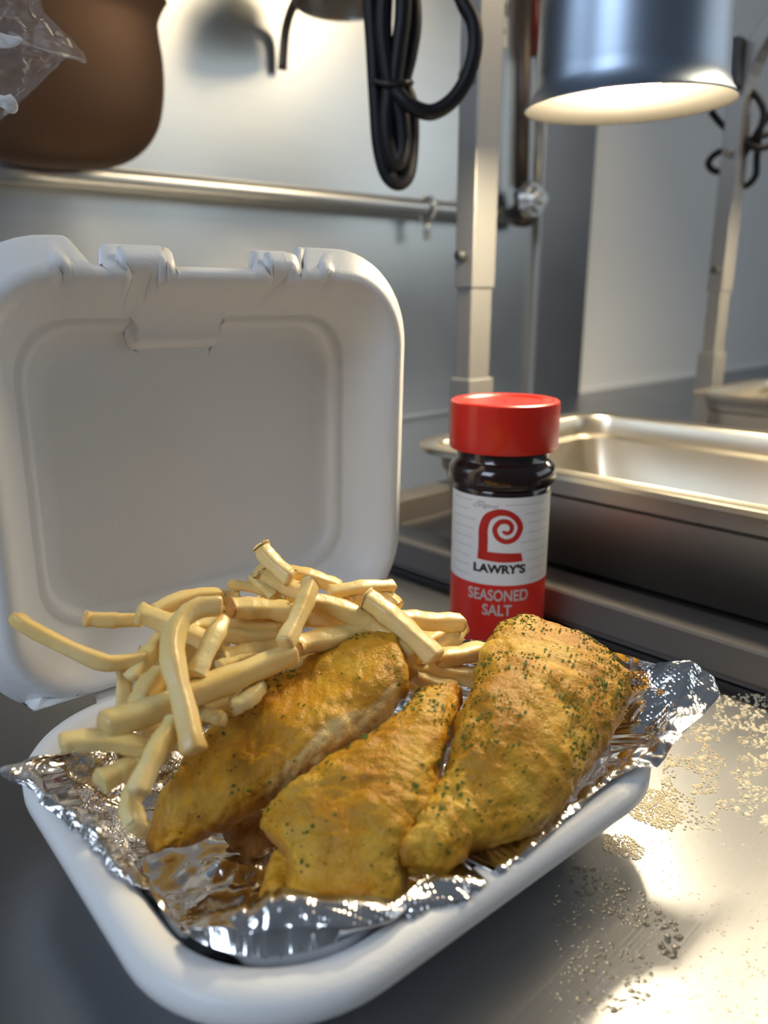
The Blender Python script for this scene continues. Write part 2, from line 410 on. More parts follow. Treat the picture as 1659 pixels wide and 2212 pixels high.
# arc length uv so that the embossed dots keep their size
rad = np.cumsum(np.r_[np.zeros((1, NTH)), np.linalg.norm(np.diff(R, axis=0), axis=2)], axis=0) + .004
loc = np.array([[to_local(Wc[i]) for i in range(NTH)]])[0]; an = np.arctan2(loc[:, 1], loc[:, 0])
U = np.stack([rad * np.cos(an)[None, :], rad * np.sin(an)[None, :]], axis=2).reshape(-1, 2)
uvc = U[vi]; uvl.data.foreach_set('uv', uvc.ravel())
relocate(fo, bl(0, 0, .006))
tag(fo, 'crumpled embossed aluminium foil lining the white takeaway box', 'foil')

# ------------------------------------------------------------------ battered fish
def sm_(a, b, x): t = min(max((x - a) / (b - a), 0), 1); return t * t * (3 - 2 * t)
def fillet(name, label, stations, mat, seed, rows=190, M_=120, under=.55, lump=1.0, endr=.09, e=2.5, group='battered fish fillets', pale=False):
    L = catmull([at_z(*s[0]) for s in stations], rows); Rr = catmull([at_z(*s[1]) for s in stations], rows)
    th = catmull([[s[2]] for s in stations], rows)[:, 0]
    ctr = (L + Rr) / 2; T = np.gradient(ctr, axis=0); T /= np.linalg.norm(T, axis=1)[:, None]
    V = np.zeros((rows, M_, 3))
    for i in range(rows):
        t = i / (rows - 1); wv = (Rr[i] - L[i]) / 2; nr = np.cross(wv, T[i]); nr /= np.linalg.norm(nr)
        if nr @ (np.array([0, 0, CAMH]) - ctr[i]) < 0: nr = -nr
        q_ = min(t, 1 - t) / endr; sc = 1 if q_ >= 1 else math.sqrt(max(0, 1 - (1 - q_) ** 2)); sc = max(sc, .03)
        for j in range(M_):
            a = 2 * math.pi * j / M_; ca, sa = math.cos(a), math.sin(a)
            x = math.copysign(abs(ca) ** (2 / e), ca); y = math.copysign(abs(sa) ** (2 / e), sa)
            V[i, j] = ctr[i] + wv * x * sc + nr * th[i] * y * sc * (1 if y > 0 else under)
    du = np.gradient(V, axis=0); dv = np.roll(V, -1, 1) - np.roll(V, 1, 1); N = np.cross(du, dv); N /= np.linalg.norm(N, axis=2)[:, :, None] + 1e-12
    cen = ctr[:, None, :]
    if np.mean(np.sum(N * (V - cen), axis=2)) < 0: N = -N
    sv = Vector((seed * 3.1, seed * 1.3, seed * .7)); O = V.copy()
    for i in range(rows):
        for j in range(M_):
            p = Vector(V[i, j]) + sv
            w = p + Vector((noise.noise(p * 70), noise.noise(p * 70 + Vector((5, 5, 5))), noise.noise(p * 70 + Vector((9, 2, 5))))) * .004
            d1 = noise.voronoi(w * 72)[0][0]; d2 = noise.voronoi(w * 170 + sv)[0][0]; g1 = noise.noise(p * 40)
            h = .0030 * g1 + .0028 * (.42 - d1) * (.6 + g1) + .0011 * (.42 - d2) + .0008 * noise.noise(w * 150) + .0005 * noise.noise(p * 420)
            O[i, j] = V[i, j] + N[i, j] * h * lump
    O[:, :, 2] = np.maximum(O[:, :, 2], .0105)
    v, f = rings_to_mesh([list(r) for r in O]); o = mesh(name, v, f, mat)
    at = o.data.attributes.new('pale', 'FLOAT', 'POINT'); pa = np.zeros((rows, M_)); br = np.zeros((rows, M_))
    for i in range(rows):
        t = i / (rows - 1); e0 = min(t, 1 - t)
        for j in range(M_):
            a = 2 * math.pi * j / M_; a = a - 2 * math.pi if a > math.pi else a; nz = noise.noise(Vector(O[i, j]) * 80 + sv)
            if pale: pa[i, j] = sm_(.42, .50, t) * (1 - sm_(.90, .96, t)) * (1 - sm_(.52, .74, a + .35 * nz)) * sm_(-.5, -.3, a)
            edge = max(1 - abs(math.sin(a)) * 2.6 if math.sin(a) > -.2 else 0, 1 - e0 * 14)
            br[i, j] = max(0, min(1, edge * .55 + nz * .9 - .05))
    at.data.foreach_set('value', pa.ravel())
    at = o.data.attributes.new('brown', 'FLOAT', 'POINT'); at.data.foreach_set('value', br.ravel())
    c = O.reshape(-1, 3).mean(0); c[2] = O[:, :, 2].min(); relocate(o, c); tag(o, label, 'fish fillet', group)
    return O, N
fA = fillet('fish_fillet', 'leftmost battered fish fillet leaning against the fries, pale cut edge along its lower side',
    [((328, 1715, .045), (316, 1842, .028), .007), ((425, 1612, .050), (420, 1825, .032), .010), ((570, 1520, .055), (560, 1752, .042), .012),
     ((690, 1448, .060), (690, 1668, .050), .013), ((785, 1395, .068), (808, 1572, .056), .012), ((862, 1385, .070), (885, 1490, .062), .009)], M['batter1'], 1, e=3.6, endr=.05, pale=True)
fB = fillet('fish_fillet', 'middle battered fish fillet lying between the other two, its lower end ragged against the foil',
    [((885, 1505, .056), (1008, 1490, .056), .008), ((835, 1575, .054), (988, 1562, .054), .011), ((715, 1655, .050), (955, 1672, .050), .013),
     ((605, 1738, .044), (925, 1765, .046), .014), ((556, 1785, .040), (880, 1850, .042), .013), ((618, 1858, .036), (866, 1925, .036), .012), ((620, 1945, .030), (845, 1985, .030), .009)], M['batter1'], 2, endr=.06)
fC = fillet('fish_fillet', 'rightmost and largest battered fish fillet, thickly sprinkled with green herbs',
    [((846, 1838, .041), (868, 1892, .038), .006), ((882, 1806, .044), (950, 1885, .038), .008), ((916, 1752, .046), (1020, 1835, .039), .010), ((942, 1680, .050), (1135, 1822, .037), .013), ((972, 1605, .056), (1225, 1735, .041), .016),
     ((1008, 1495, .060), (1290, 1640, .046), .017), ((1035, 1412, .064), (1345, 1545, .051), .016), ((1092, 1358, .066), (1345, 1470, .057), .012), ((1150, 1352, .066), (1270, 1400, .062), .007)], M['batter1'], 3, endr=.06)
fD = fillet('fish_fillet', 'small browned fish piece poking out under the lower left of the middle fillet',
    [((590, 1850, .026), (670, 1840, .026), .006), ((572, 1905, .023), (655, 1915, .023), .008), ((562, 1962, .020), (650, 1975, .020), .007)], M['batter1'], 4, rows=80, M_=60)
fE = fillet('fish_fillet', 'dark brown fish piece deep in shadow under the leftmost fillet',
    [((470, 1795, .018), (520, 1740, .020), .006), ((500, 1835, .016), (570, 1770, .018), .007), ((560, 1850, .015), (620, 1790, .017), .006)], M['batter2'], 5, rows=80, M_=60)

# dried herb flakes on the fish
rnd = random.Random(11); hv, hf = [], []
def flakes(src, n, t0, t1, a0, a1, smin, smax):
    O, N = src; R_, M_ = O.shape[:2]; c = 0
    while c < n:
        i = int((t0 + (t1 - t0) * rnd.random()) * (R_ - 1)); j = int((a0 + (a1 - a0) * rnd.random()) * M_) % M_
        p, nr = O[i, j], N[i, j]
        if nr[2] < .15 or noise.noise(Vector(p) * 70) < -.15 + .2 * rnd.random(): c += .25; continue
        x = np.cross(nr, [rnd.gauss(0, 1), rnd.gauss(0, 1), rnd.gauss(0, 1)]); x /= np.linalg.norm(x); y = np.cross(nr, x)
        s = rnd.uniform(smin, smax) * (1 if rnd.random() > .1 else 1.6); r = rnd.uniform(.3, .8); b = len(hv); pp = p + nr * .0003
        hv.extend([pp - x * s, pp + y * s * r + nr * s * rnd.uniform(0, .2), pp + x * s * rnd.uniform(.6, 1), pp - y * s * r * .7 + nr * s * rnd.uniform(0, .2), pp - nr * .0005])
        hf.extend([(b, b + 1, b + 3), (b + 1, b + 2, b + 3), (b, b + 3, b + 4), (b + 2, b + 1, b + 4)]); c += 1
flakes(fC, 900, .46, .95, .05, .45, .0003, .00095); flakes(fC, 60, .1, .55, .05, .45, .0004, .0011)
flakes(fB, 150, .03, .35, .03, .47, .0004, .0012); flakes(fB, 60, .3, .95, .03, .47, .0004, .0011)
flakes(fA, 130, .35, .8, .30, .46, .0003, .0009); flakes(fA, 150, .05, .95, .05, .48, .00015, .0004); flakes(fB, 200, .05, .95, .05, .48, .00015, .0004); flakes(fC, 300, .05, .95, .05, .48, .00015, .0004); flakes(fA, 90, .05, .95, .05, .48, .0004, .001)
ho = mesh('herb_flakes', hv, hf, M['herb'], None, False); ho['kind'] = 'stuff'
tag(ho, 'dried green herb flakes sprinkled over the battered fish', 'herbs')

# ------------------------------------------------------------------ fries
PN = np.cross(EX, EY * .085 + np.array([0, 0, .055])); PN /= np.linalg.norm(PN)
P0 = bl(0, -.012, .046)
if PN[2] < 0: PN = -PN
LIFT = .0075
def pile(px, py, lift): return at_plane(px, py, P0 + PN * lift * LIFT, PN)
rnd = random.Random(3)
def make_fry(pts, wpx, label, lift=None, group=None, r=rnd, taper=0, dark=.0):
    P = np.array([pile(p[0], p[1], p[2] if len(p) > 2 else lift) for p in pts])
    dist = np.linalg.norm(P.mean(0) - np.array([0, 0, CAMH])); w = wpx / F * dist * 1.02
    return fry_mesh(P, w, label, group, r, taper, dark)
def fry_mesh(P, w, label, group=None, r=rnd, taper=0, dark=0):
    n = 15; Q = catmull(P, n) if len(P) > 2 else np.array([P[0] * (1 - t) + P[1] * t for t in np.linspace(0, 1, n)])
    bend = PN * r.uniform(-.0015, .002) + np.array([r.uniform(-1, 1), r.uniform(-1, 1), 0]) * .0012
    Q = Q + np.outer(np.sin(np.linspace(0, math.pi, n)), bend)
    L = np.linalg.norm(np.diff(Q, axis=0), axis=1).sum(); T = np.gradient(Q, axis=0); T /= np.linalg.norm(T, axis=1)[:, None]
    # small rounding rings at both ends
    d0 = w * .16; Q = np.vstack([Q[0] + 0 * T[0], Q[0] + T[0] * d0 * .35, Q[0] + T[0] * d0, Q[1:-1], Q[-1] - T[-1] * d0, Q[-1] - T[-1] * d0 * .35, Q[-1]])
    T = np.vstack([T[0], T[0], T[0], T[1:-1], T[-1], T[-1], T[-1]])
    m = len(Q); sc = np.ones(m); sc[0] = sc[-1] = .50; sc[1] = sc[-2] = .84
    if taper: sc *= np.interp(np.linspace(0, 1, m), [0, .35, 1], [1 - taper, 1, 1])
    tw = r.uniform(-.5, .5) + .4; hh = r.uniform(.8, .98); sk0, sk1 = r.uniform(-.35, .35), r.uniform(-.35, .35)
    up = PN; rings = []
    for i in range(m):
        x = np.cross(T[i], up)
        if np.linalg.norm(x) < .2: x = np.cross(T[i], [1, 0, 0])
        x /= np.linalg.norm(x); y = np.cross(x, T[i]); a = tw + .25 * i / m
        x, y = x * math.cos(a) + y * math.sin(a), -x * math.sin(a) + y * math.cos(a)
        wob = 1 + .07 * math.sin(i * .9 + tw * 9) + .04 * math.sin(i * 2.1 + sk0 * 20); ring = []
        for k in range(24):
            an = 2 * math.pi * k / 24; c_, s_ = math.cos(an), math.sin(an); e = 4.0
            q_ = 1 / (abs(c_) ** e + abs(s_) ** e) ** (1 / e)
            pt = Q[i] + (x * c_ * q_ * w * .46 + y * s_ * q_ * w * .46 * hh) * sc[i] * wob
            pt = pt + (pt - Q[i]) * .10 * noise.noise(Vector(pt) * 140)
            if i < 3: pt = pt + T[i] * c_ * sk0 * w * .4
            if i > m - 4: pt = pt + T[i] * c_ * sk1 * w * .4
            ring.append(pt)
        rings.append(ring)
    v, f = rings_to_mesh(rings); o = mesh('french_fry', v, f, M['fry'])
    c = Q.mean(0); relocate(o, c)
    at = o.data.attributes.new('tip', 'FLOAT', 'POINT'); a = np.zeros((m, 24)); b0, b1 = r.uniform(.1, .55), r.uniform(.1, .55)
    b0 *= .7; b1 *= .7; a[0:2] = max(b0, dark); a[2] = max(b0, dark) * .8; a[3] = max(b0, dark) * .3; a[-2:] = b1; a[-3] = b1 * .7; a[-4] = b1 * .3
    at.data.foreach_set('value', a.ravel())
    at = o.data.attributes.new('ridge', 'FLOAT', 'POINT'); an = np.arange(24) * 2 * math.pi / 24; rg = np.clip(np.sin(2 * an) ** 2 - .55, 0, 1)[None, :] * np.array([[.9 + .9 * noise.noise(Vector((i * .5, tw * 7, 3.3)))] for i in range(m)])
    at.data.foreach_set('value', np.clip(rg, 0, 1).ravel()); tag(o, label, 'french fry', group or 'french fries in the takeaway box'); return o
FR = [
 ([(32, 1329), (51, 1346), (135, 1390), (223, 1427), (260, 1428), (320, 1420)], 34, 1.2, 'long fry reaching furthest left, its tip against the inside of the lid', .25, 0),
 ([(179, 1336), (240, 1337), (310, 1338)], 36, .6, 'blunt straight fry jutting out left below the lid panel, above the longest left fry', 0, 0),
 ([(294, 1322), (365, 1353), (455, 1392)], 42, 1.6, 'fry with a square end sloping down right behind the big hooked fry', 0, 0),
 ([(479, 1309), (422, 1316), (380, 1352), (366, 1403), (375, 1464), (395, 1528), (419, 1628)], 47, 3.4, 'long hooked fry bent like a cane hanging down the front of the pile', 0, 0),
 ([(487, 1335), (462, 1390), (420, 1465)], 40, 2.6, 'pointed fry standing upright just right of the hooked fry', .55, 0),
 ([(217, 1572), (330, 1535), (420, 1497), (520, 1458), (630, 1412)], 54, 2.4, 'thickest long fry lying across the pile behind the hooked fry', 0, 0),
 ([(354, 1450), (318, 1500), (300, 1532)], 48, 2.0, 'short thick fry with a cut face, left of the hooked fry', 0, 0),
 ([(350, 1378), (318, 1425), (285, 1470)], 36, .9, 'browned fry leaning down left under the longest left fry', 0, 0),
 ([(264, 1440), (262, 1490), (261, 1545)], 30, .1, 'upright fry in the shade at the left edge of the pile, by the box hinge', 0, 0),
 ([(128, 1606), (220, 1612), (325, 1622)], 42, 2.0, 'straight fry lying level over the left rim of the box', 0, 0),
 ([(384, 1552), (345, 1622), (294, 1716)], 46, 2.9, 'fry slanting down left below the hooked fry toward the foil', 0, 0),
 ([(210, 1692), (255, 1672), (300, 1652)], 46, 1.6, 'stubby fry with a browned top on the foil, lower left', 0, .1),
 ([(292, 1702), (283, 1745), (296, 1792)], 42, 1.9, 'lowest fry, bent, hanging over the foil beside the left fillet', 0, 0),
 ([(497, 1528), (530, 1512), (562, 1482)], 38, 1.8, 'short curved stub against the upper edge of the left fillet', 0, 0),
 ([(420, 1532), (455, 1540), (490, 1553)], 38, 1.8, 'short stub pointing right just beside the hooked fry', 0, 0),
 ([(410, 1352), (510, 1352), (612, 1356)], 36, .9, 'level fry under the brown tipped fry in the middle of the pile', 0, 0),
 ([(495, 1313), (560, 1314), (630, 1322)], 46, 1.8, 'thick fry with a dark brown left tip in the middle of the pile', 0, 1.0),
 ([(672, 1256), (651, 1306), (612, 1395)], 42, 3.0, 'upright fry leaning left across the centre of the pile', 0, 0),
 ([(648, 1298), (713, 1306), (786, 1333), (829, 1362), (895, 1425)], 42, 2.4, 'long arched fry curving down right over the pile', 0, 0),
 ([(786, 1288), (844, 1337), (945, 1424)], 48, 3.0, 'thick straight fry sloping down right toward the jar', 0, .2),
 ([(632, 1396), (720, 1380), (808, 1356)], 48, 1.8, 'fry rising right just above the left fillet', 0, 0),
 ([(650, 1332), (705, 1342), (770, 1350)], 40, .7, 'orange tinted fry tucked under the long arched fry', 0, 0),
 ([(852, 1336), (930, 1340), (1002, 1345)], 40, 1.4, 'level fry pointing right in front of the red label of the jar', 0, 0),
 ([(706, 1282), (770, 1275), (849, 1268)], 30, 1.4, 'thin fry on top of the pile pointing right at the lid corner', 0, 0),
 ([(748, 1296), (815, 1284), (862, 1315)], 36, 1.1, 'curved fry behind the thick straight fry at the right', 0, 0),
 ([(563, 1174), (582, 1206), (632, 1250)], 38, 2.2, 'topmost fry of the pile, standing up against the lid', 0, 0),
 ([(620, 1236), (680, 1252), (735, 1272)], 38, 1.0, 'fry sloping right behind the topmost fry', 0, 0),
 ([(555, 1229), (597, 1245), (655, 1278)], 42, 1.6, 'rounded fry directly below the topmost fry', 0, 0),
 ([(490, 1260), (555, 1268), (620, 1290)], 26, .9, 'thin sharp fry pointing left below the topmost fry', .5, .5),
 ([(540, 1244), (560, 1264), (590, 1288)], 22, 1.2, 'thin brown sliver crossing the sharp fry near the top', .3, .5),
 ([(330, 1322), (405, 1294), (478, 1286)], 32, .5, 'bowed fry lying along the lid behind the hooked fry', 0, 0),
 ([(450, 1290), (485, 1290), (520, 1292)], 30, .4, 'short fry end showing against the lid right of the hooked fry', 0, 0),
 ([(930, 1428), (990, 1418), (1045, 1402)], 44, 1.4, 'fry rising right into the gap beside the largest fillet, uppermost of three', 0, 0),
 ([(885, 1443), (950, 1452), (1025, 1466)], 42, 1.0, 'fry running level into the gap beside the largest fillet, middle of three', 0, 0),
 ([(885, 1450), (930, 1468), (985, 1492)], 40, 1.2, 'fry sloping down beside the largest fillet, lowest of three', 0, 0),
 ([(995, 1352), (970, 1385), (940, 1415)], 40, .4, 'fry dropping down below the level fry by the jar', 0, 0),
 ([(835, 1368), (875, 1398), (912, 1440)], 38, 1.2, 'fry curving down just behind the brown end of the left fillet', 0, 0),
 ([(610, 1442), (660, 1440), (715, 1430)], 36, .5, 'fry showing in the gap above the left fillet, right of the thickest fry', 0, 0),
 ([(700, 1412), (745, 1405), (795, 1392)], 42, .3, 'orange fry half hidden behind the top of the left fillet', 0, 0),
 ([(480, 1422), (540, 1412), (605, 1400)], 42, .7, 'fry lying above the thickest fry, right of the pointed fry', 0, 0),
 ([(300, 1580), (345, 1578), (395, 1580)], 40, .9, 'browned fry in the shade under the thickest fry', 0, .3),
 ([(470, 1448), (520, 1432), (580, 1416)], 36, .9, 'thin fry along the top of the thickest fry', 0, 0),
 ([(318, 1606), (350, 1602), (390, 1606)], 36, .6, 'fry end between the level left fry and the slanting fry', 0, 0),
 ([(455, 1360), (540, 1385), (630, 1378)], 38, .5, 'shaded fry in the hollow right of the pointed fry', 0, 0),
]
for pts, w, lift, label, taper, dark in FR: make_fry(pts, w, label, lift, None, rnd, taper, dark)
# fries buried in the heap, filling it under the visible ones
for k in range(38):
    cx = rnd.uniform(330, 900); top = np.interp(cx, [330, 480, 580, 700, 900], [1370, 1320, 1270, 1310, 1400]); cy = rnd.uniform(top, np.interp(cx, [330, 900], [1600, 1440]))
    a = rnd.gauss(0, .5); L = rnd.uniform(70, 130); dx, dy = math.cos(a) * L, math.sin(a) * L * .6
    make_fry([(cx - dx, cy - dy), (cx + rnd.uniform(-8, 8), cy + rnd.uniform(-8, 8)), (cx + dx, cy + dy)], rnd.uniform(36, 46), 'golden fry buried in the heap under the other fries', rnd.uniform(-1.6, -.2))

# ------------------------------------------------------------------ seasoning jar
JX, JY = .0676, .431
jar = thing('seasoning_jar', 'dark brown seasoned salt jar with red lid and white and red label', 'jar', (JX, JY, 0))
def jz(y): return float(at_y(1085, y, JY)[2])
FACE = math.atan2(-JY, -JX)         # the label faces the camera
zt = .142; z_cb = jz(964); z_lt = jz(1050); z_rb = jz(1229); z_lb = .0040
R_C, R_L = .0305, .0279
lathe('lid', [(.001, zt - .0015), (R_C - .006, zt - .0015), (R_C - .0045, zt - .0002), (R_C - .0015, zt), (R_C - .0003, zt - .0008), (R_C, zt - .003), (R_C, z_cb + .001), (R_C - .0006, z_cb), (R_C - .0035, z_cb), (R_C - .005, z_cb + .002), (.001, z_cb + .002)], M['red'], jar, 96)
zc1, zc0 = jz(998), jz(1030)
lathe('bottle', [(.001, .001), (R_L - .003, .0), (R_L - .0008, .001), (R_L - .0004, .003), (R_L - .0004, z_lt + .002), (R_L - .0012, z_lt + .0032), (R_L + .0005, zc0 - .002), (R_C - .0003, zc0), (R_C - .0001, zc0 + .002), (R_C - .0003, zc1 - .0015), (R_C - .002, zc1 + .001), (.0265, zc1 + .003), (.0258, zc1 + .004), (.0258, z_cb + .004)], M['jar'], jar, 96)
def cylband(name, r, z0, z1, a0, a1, mat, n=90):
    v, f = [], []
    for k in range(n + 1):
        a = a0 + (a1 - a0) * k / n
        for z in (z0, z1): v.append((r * math.cos(a), r * math.sin(a), z))
    for k in range(n): f.append((2 * k, 2 * k + 2, 2 * k + 3, 2 * k + 1))
    return mesh(name, v, f, mat, jar)
HALF = 1.42
lab_u = cylband('label_upper', R_L, z_rb, z_lt, FACE - HALF, FACE + HALF + 3.2, M['labelw'])
lab_l = cylband('label_lower', R_L, z_lb, z_rb, FACE - HALF, FACE + HALF + 3.2, M['labelr'])
cylband('label_edge', R_L, z_lb - .001, z_lt + .002, FACE - HALF - .02, FACE - HALF - .14, plain('clear_label_edge', (.75, .66, .64), .2), 4)
ZS = 5.53 * 238 / .061              # zoomed label units per metre
Yf = JY - R_L * .985
def lab(zx, zy, r):                 # drawing units of the label -> point on the bottle
    x = (zx - 767) / ZS; x = max(min(x, R_L * .99), -R_L * .99); a = FACE + math.asin(x / R_L)
    sag = 0.20 * R_L * (1 - math.cos(a - FACE))
    z = float(at_y(1080, 1040 + zy / 5.53, Yf)[2])
    return (r * math.cos(a), r * math.sin(a), z)
# thin grey lines either side of the logo
lv, lf = [], []
for side in (0, 1):
    for k in range(9):
        y = 225 + 112 * k; x0, x1 = ((215, (425, 405, 480, 465, 460, 455, 430, 420, 425)[k]) if side == 0 else ((820, 1055, 1095, 1100, 1020, 1100, 1110, 1130, 1150)[k], 1330))
        y += 60 if side == 1 else 35
        for j in range(10):
            x = x0 + (x1 - x0) * j / 9; z_ = np.array(lab(x, y, R_L + .00008)); lv += [z_ + [0, 0, .00014], z_ - [0, 0, .00014]]
        b = len(lv) - 20; lf += [(b + 2 * j, b + 2 * j + 1, b + 2 * j + 3, b + 2 * j + 2) for j in range(9)]
o = mesh('label_lines', lv, lf, M['grey'], lab_u, False); o['kind'] = 'stuff'
# logo: stem, curl and foot
def strip(pts, widths, n=90):
    P = catmull(pts, n); w = catmull([[q_] for q_ in widths], n)[:, 0]; T = np.gradient(P, axis=0); T /= np.linalg.norm(T, axis=1)[:, None]
    N = np.c_[-T[:, 1], T[:, 0]]; return P + N * w[:, None] / 2, P - N * w[:, None] / 2
cx, cy = 850, 572
pol = lambda ang, r: (cx + r * math.cos(math.radians(ang)), cy - r * math.sin(math.radians(ang)))
sp = [(579, 850), (579, 720), pol(180, 272), pol(150, 262), pol(120, 226), pol(90, 193), pol(60, 170), pol(30, 160), pol(0, 157), pol(-45, 150), pol(-90, 146), pol(-135, 142), pol(-180, 138), pol(-225, 118), pol(-270, 92), pol(-315, 72), pol(-360, 58), pol(-405, 50), pol(-450, 46), pol(-495, 44), pol(-520, 42)]
sw = [112, 112, 108, 98, 82, 70, 66, 65, 65, 62, 60, 60, 60, 60, 58, 54, 50, 48, 46, 40, 26]
A_, B_ = strip(sp, sw, 130)
gv, gf = [], []
for a, b in zip(A_, B_): gv += [lab(a[0] + (b[0] - a[0]) * q_ / 6, a[1] + (b[1] - a[1]) * q_ / 6, R_L + .00012) for q_ in range(7)]
gf += [(7 * k + j, 7 * k + j + 1, 7 * k + j + 8, 7 * k + j + 7) for k in range(len(A_) - 1) for j in range(6)]
b0 = len(gv)
for k in range(21):                 # foot
    t = k / 20; gv += [lab(520 + 515 * t, 846 + 14 * t, R_L + .00012), lab(516 + 539 * t, 944 + 16 * t + 14 * math.sin(math.pi * t), R_L + .00012)]
gf += [(b0 + 2 * k, b0 + 2 * k + 1, b0 + 2 * k + 3, b0 + 2 * k + 2) for k in range(20)]
b0 = len(gv); gv += [lab(632, 772, R_L + .00012), lab(632, 700, R_L + .00012), lab(600, 850, R_L + .00012), lab(566, 850, R_L + .00012)]
gf += [(b0, b0 + 1, b0 + 3), (b0, b0 + 3, b0 + 2)]
mesh('logo', gv, gf, M['logor'], lab_u, False)
def text(name, s, x0, x1, y0, y1, mat, bold=.0, shear=0, arc=0, par=None):
    cu = bpy.data.curves.new(name, 'FONT'); cu.body = s; cu.size = 1; cu.offset = bold; cu.shear = shear; cu.fill_mode = 'FRONT'; cu.resolution_u = 5
    t = bpy.data.objects.new(name, cu); C.objects.link(t); dg = bpy.context.evaluated_depsgraph_get(); dg.update()
    me = bpy.data.meshes.new_from_object(t.evaluated_get(dg)); bpy.data.objects.remove(t); bpy.data.curves.remove(cu)
    bm = bmesh.new(); bm.from_mesh(me); bmesh.ops.triangulate(bm, faces=bm.faces[:]); bm.to_mesh(me); bm.free()
    co = np.array([v.co[:] for v in me.vertices]); mn, mx = co.min(0), co.max(0)
    V = []
    for p in co:
        u = (p[0] - mn[0]) / (mx[0] - mn[0]); w = (p[1] - mn[1]) / (mx[1] - mn[1]); V.append(lab(x0 + (x1 - x0) * u, y1 + (y0 - y1) * w - arc * math.sin(math.pi * u), R_L + .00018))
    fs = [tuple(pl.vertices) for pl in me.polygons]; bpy.data.meshes.remove(me)
    return mesh(name, V, fs, mat, lab_l if mat == M['silver'] else lab_u, False)
text('brand_lettering', "LAWRY'S", 475, 1092, 992, 1102, M['ink'], .045)
text('product_lettering', 'SEASONED', 422, 1138, 1296, 1432, M['silver'], .018)
text('product_lettering', 'SALT', 598, 952, 1472, 1605, M['silver'], .018)
text('script_lettering', 'the', 500, 585, 238, 275, M['grey'], .0, .35)
text('script_lettering', 'Original', 450, 748, 280, 350, M['grey'], .004, .35, 10)

# ------------------------------------------------------------------ food warmers
def rr_tray(parent, name, hu, hw, prof, mat, rad, cu, cw, n=160, cap0=True, cap1=True):
    rings = []
    for ins, z in prof:
        P = rrect(hw - ins, hu - ins, max(rad - ins, .004), n); rings.append([(x, -y, z) for x, y in P])
    v, f = rings_to_mesh([[(x + cw, y + cu, z) for x, y, z in r] for r in rings], cap0, cap1); return mesh(name, v, f, mat, parent, True, 35)
# local frame of a warmer: x along the wall (WV), y = -UV (towards the wall); origin at post foot
def rect_tube(name, path, su, sw_, mat, parent, bev=.0):
    """path: list of (y_local, z); rectangular tube sized sw_ along x"""
    P = np.array(path, float); T = np.gradient(P, axis=0); T /= np.linalg.norm(T, axis=1)[:, None]; rings = []
    for p, t in zip(P, T):
        nrm = np.array([-t[1], t[0]]); ring = []
        for a, b in ((-1, -1), (1, -1), (1, 1), (-1, 1)):
            q_ = p + nrm * su / 2 * b; ring.append((sw_ / 2 * a, q_[0], q_[1]))
        rings.append(ring)
    v, f = rings_to_mesh(rings); o = mesh(name, v, f, mat, parent, False)
    m = o.modifiers.new('edges', 'BEVEL'); m.width = .0012; m.segments = 2; m.limit_method = 'ANGLE'; m.angle_limit = math.radians(40); return o
def warmer(label, u, w):
    t = thing('food_warmer', label, 'food warmer', uw(u, w, 0), YAW_W, 'heated food warmers')
    cu, hu, hw = -.225, .255, .172      # base centre lies out from the wall: local y negative
    rr_tray(t, 'base', hu, hw, [(.012, .0), (.006, .001), (.006, .0055), (.0, .007), (0, .0235), (.0012, .025), (.030, .025), (.031, .0245), (.033, .006), (.05, .0055)], M['basetop'], .085, cu, 0)
    rect_tube('socket', [(0, .024), (0, .05), (0, .126)], .024, .034, M['post'], t)
    rect_tube('lower_post', [(0, .12), (0, .16), (0, .215)], .018, .028, M['post'], t)
    arc = [(0, .205), (0, .30), (0, .435)] + [(-.11 + .11 * math.cos(a), .435 + .11 * math.sin(a)) for a in np.linspace(.12, math.pi / 2, 12)] + [(-.25, .545), (-.40, .545)]
    rect_tube('arched_post', arc, .021, .031, M['post'], t)
    for z in (.232, .372):
        bm = bmesh.new(); bmesh.ops.create_cone(bm, cap_ends=True, segments=16, radius1=.0045, radius2=.004, depth=.008, matrix=Matrix.Translation((-.0195, 0, z)) @ Matrix.Rotation(math.pi / 2, 4, 'Y'))
        bmobj('screw', bm, M['post'] if z > .3 else M['dark'], t, True)
    return t
warmer('nearer food warmer with dark oval base and telescoping metal post behind the jar', -.462, .552)
warmer('farther food warmer whose metal post arches right at the upper right', -.462, 1.055)

def hotel_pan(label, u, w, hu=.1625, hw=.1325, zr=.089, depth=.075):
    t = thing('steam_pan', label, 'pan', uw(u, w, 0), YAW_W, 'steel steam pans')
    k = .018
    prof = [(0, zr - .0042), (-.0002, zr - .001), (.001, zr), (.004, zr - .0008), (.009, zr - .0010), (.0125, zr + .0002), (.0155, zr - .0008), (.0175, zr - .004), (.0185, zr - .018), (.0225, zr - .021), (.0285, zr - depth + .012), (.036, zr - depth + .002), (.046, zr - depth)]
    rr_tray(t, 'pan_body', hu, hw, prof, M['pan'], .045, 0, 0, 160, False, True)
    oprof = [(.012, zr - .0024), (.0160, zr - .006), (.0172, zr - .0185), (.0212, zr - .022), (.0272, zr - depth + .011), (.036, zr - depth + .0004), (.046, zr - depth - .0015)]
    rr_tray(t, 'pan_outside', hu, hw, oprof, M['panout'], .045, 0, 0, 160, False, True)
    rr_tray(t, 'rim_underside', hu, hw, [(0, zr - .0042), (.012, zr - .0024)], M['pan'], .045, 0, 0, 160, False, False)
    return t
M['panout'] = steel('dark_pan_outside', (.40, .37, .34), .48, (40, 40, 40), (0, 0, 0), .02)
PU, PW = -.255, .543
hotel_pan('steel steam pan in the nearer warmer, one fry left inside', PU, PW)
hotel_pan('steel steam pan farther back at the right edge, in the farther warmer', PU - .005, PW + .475)
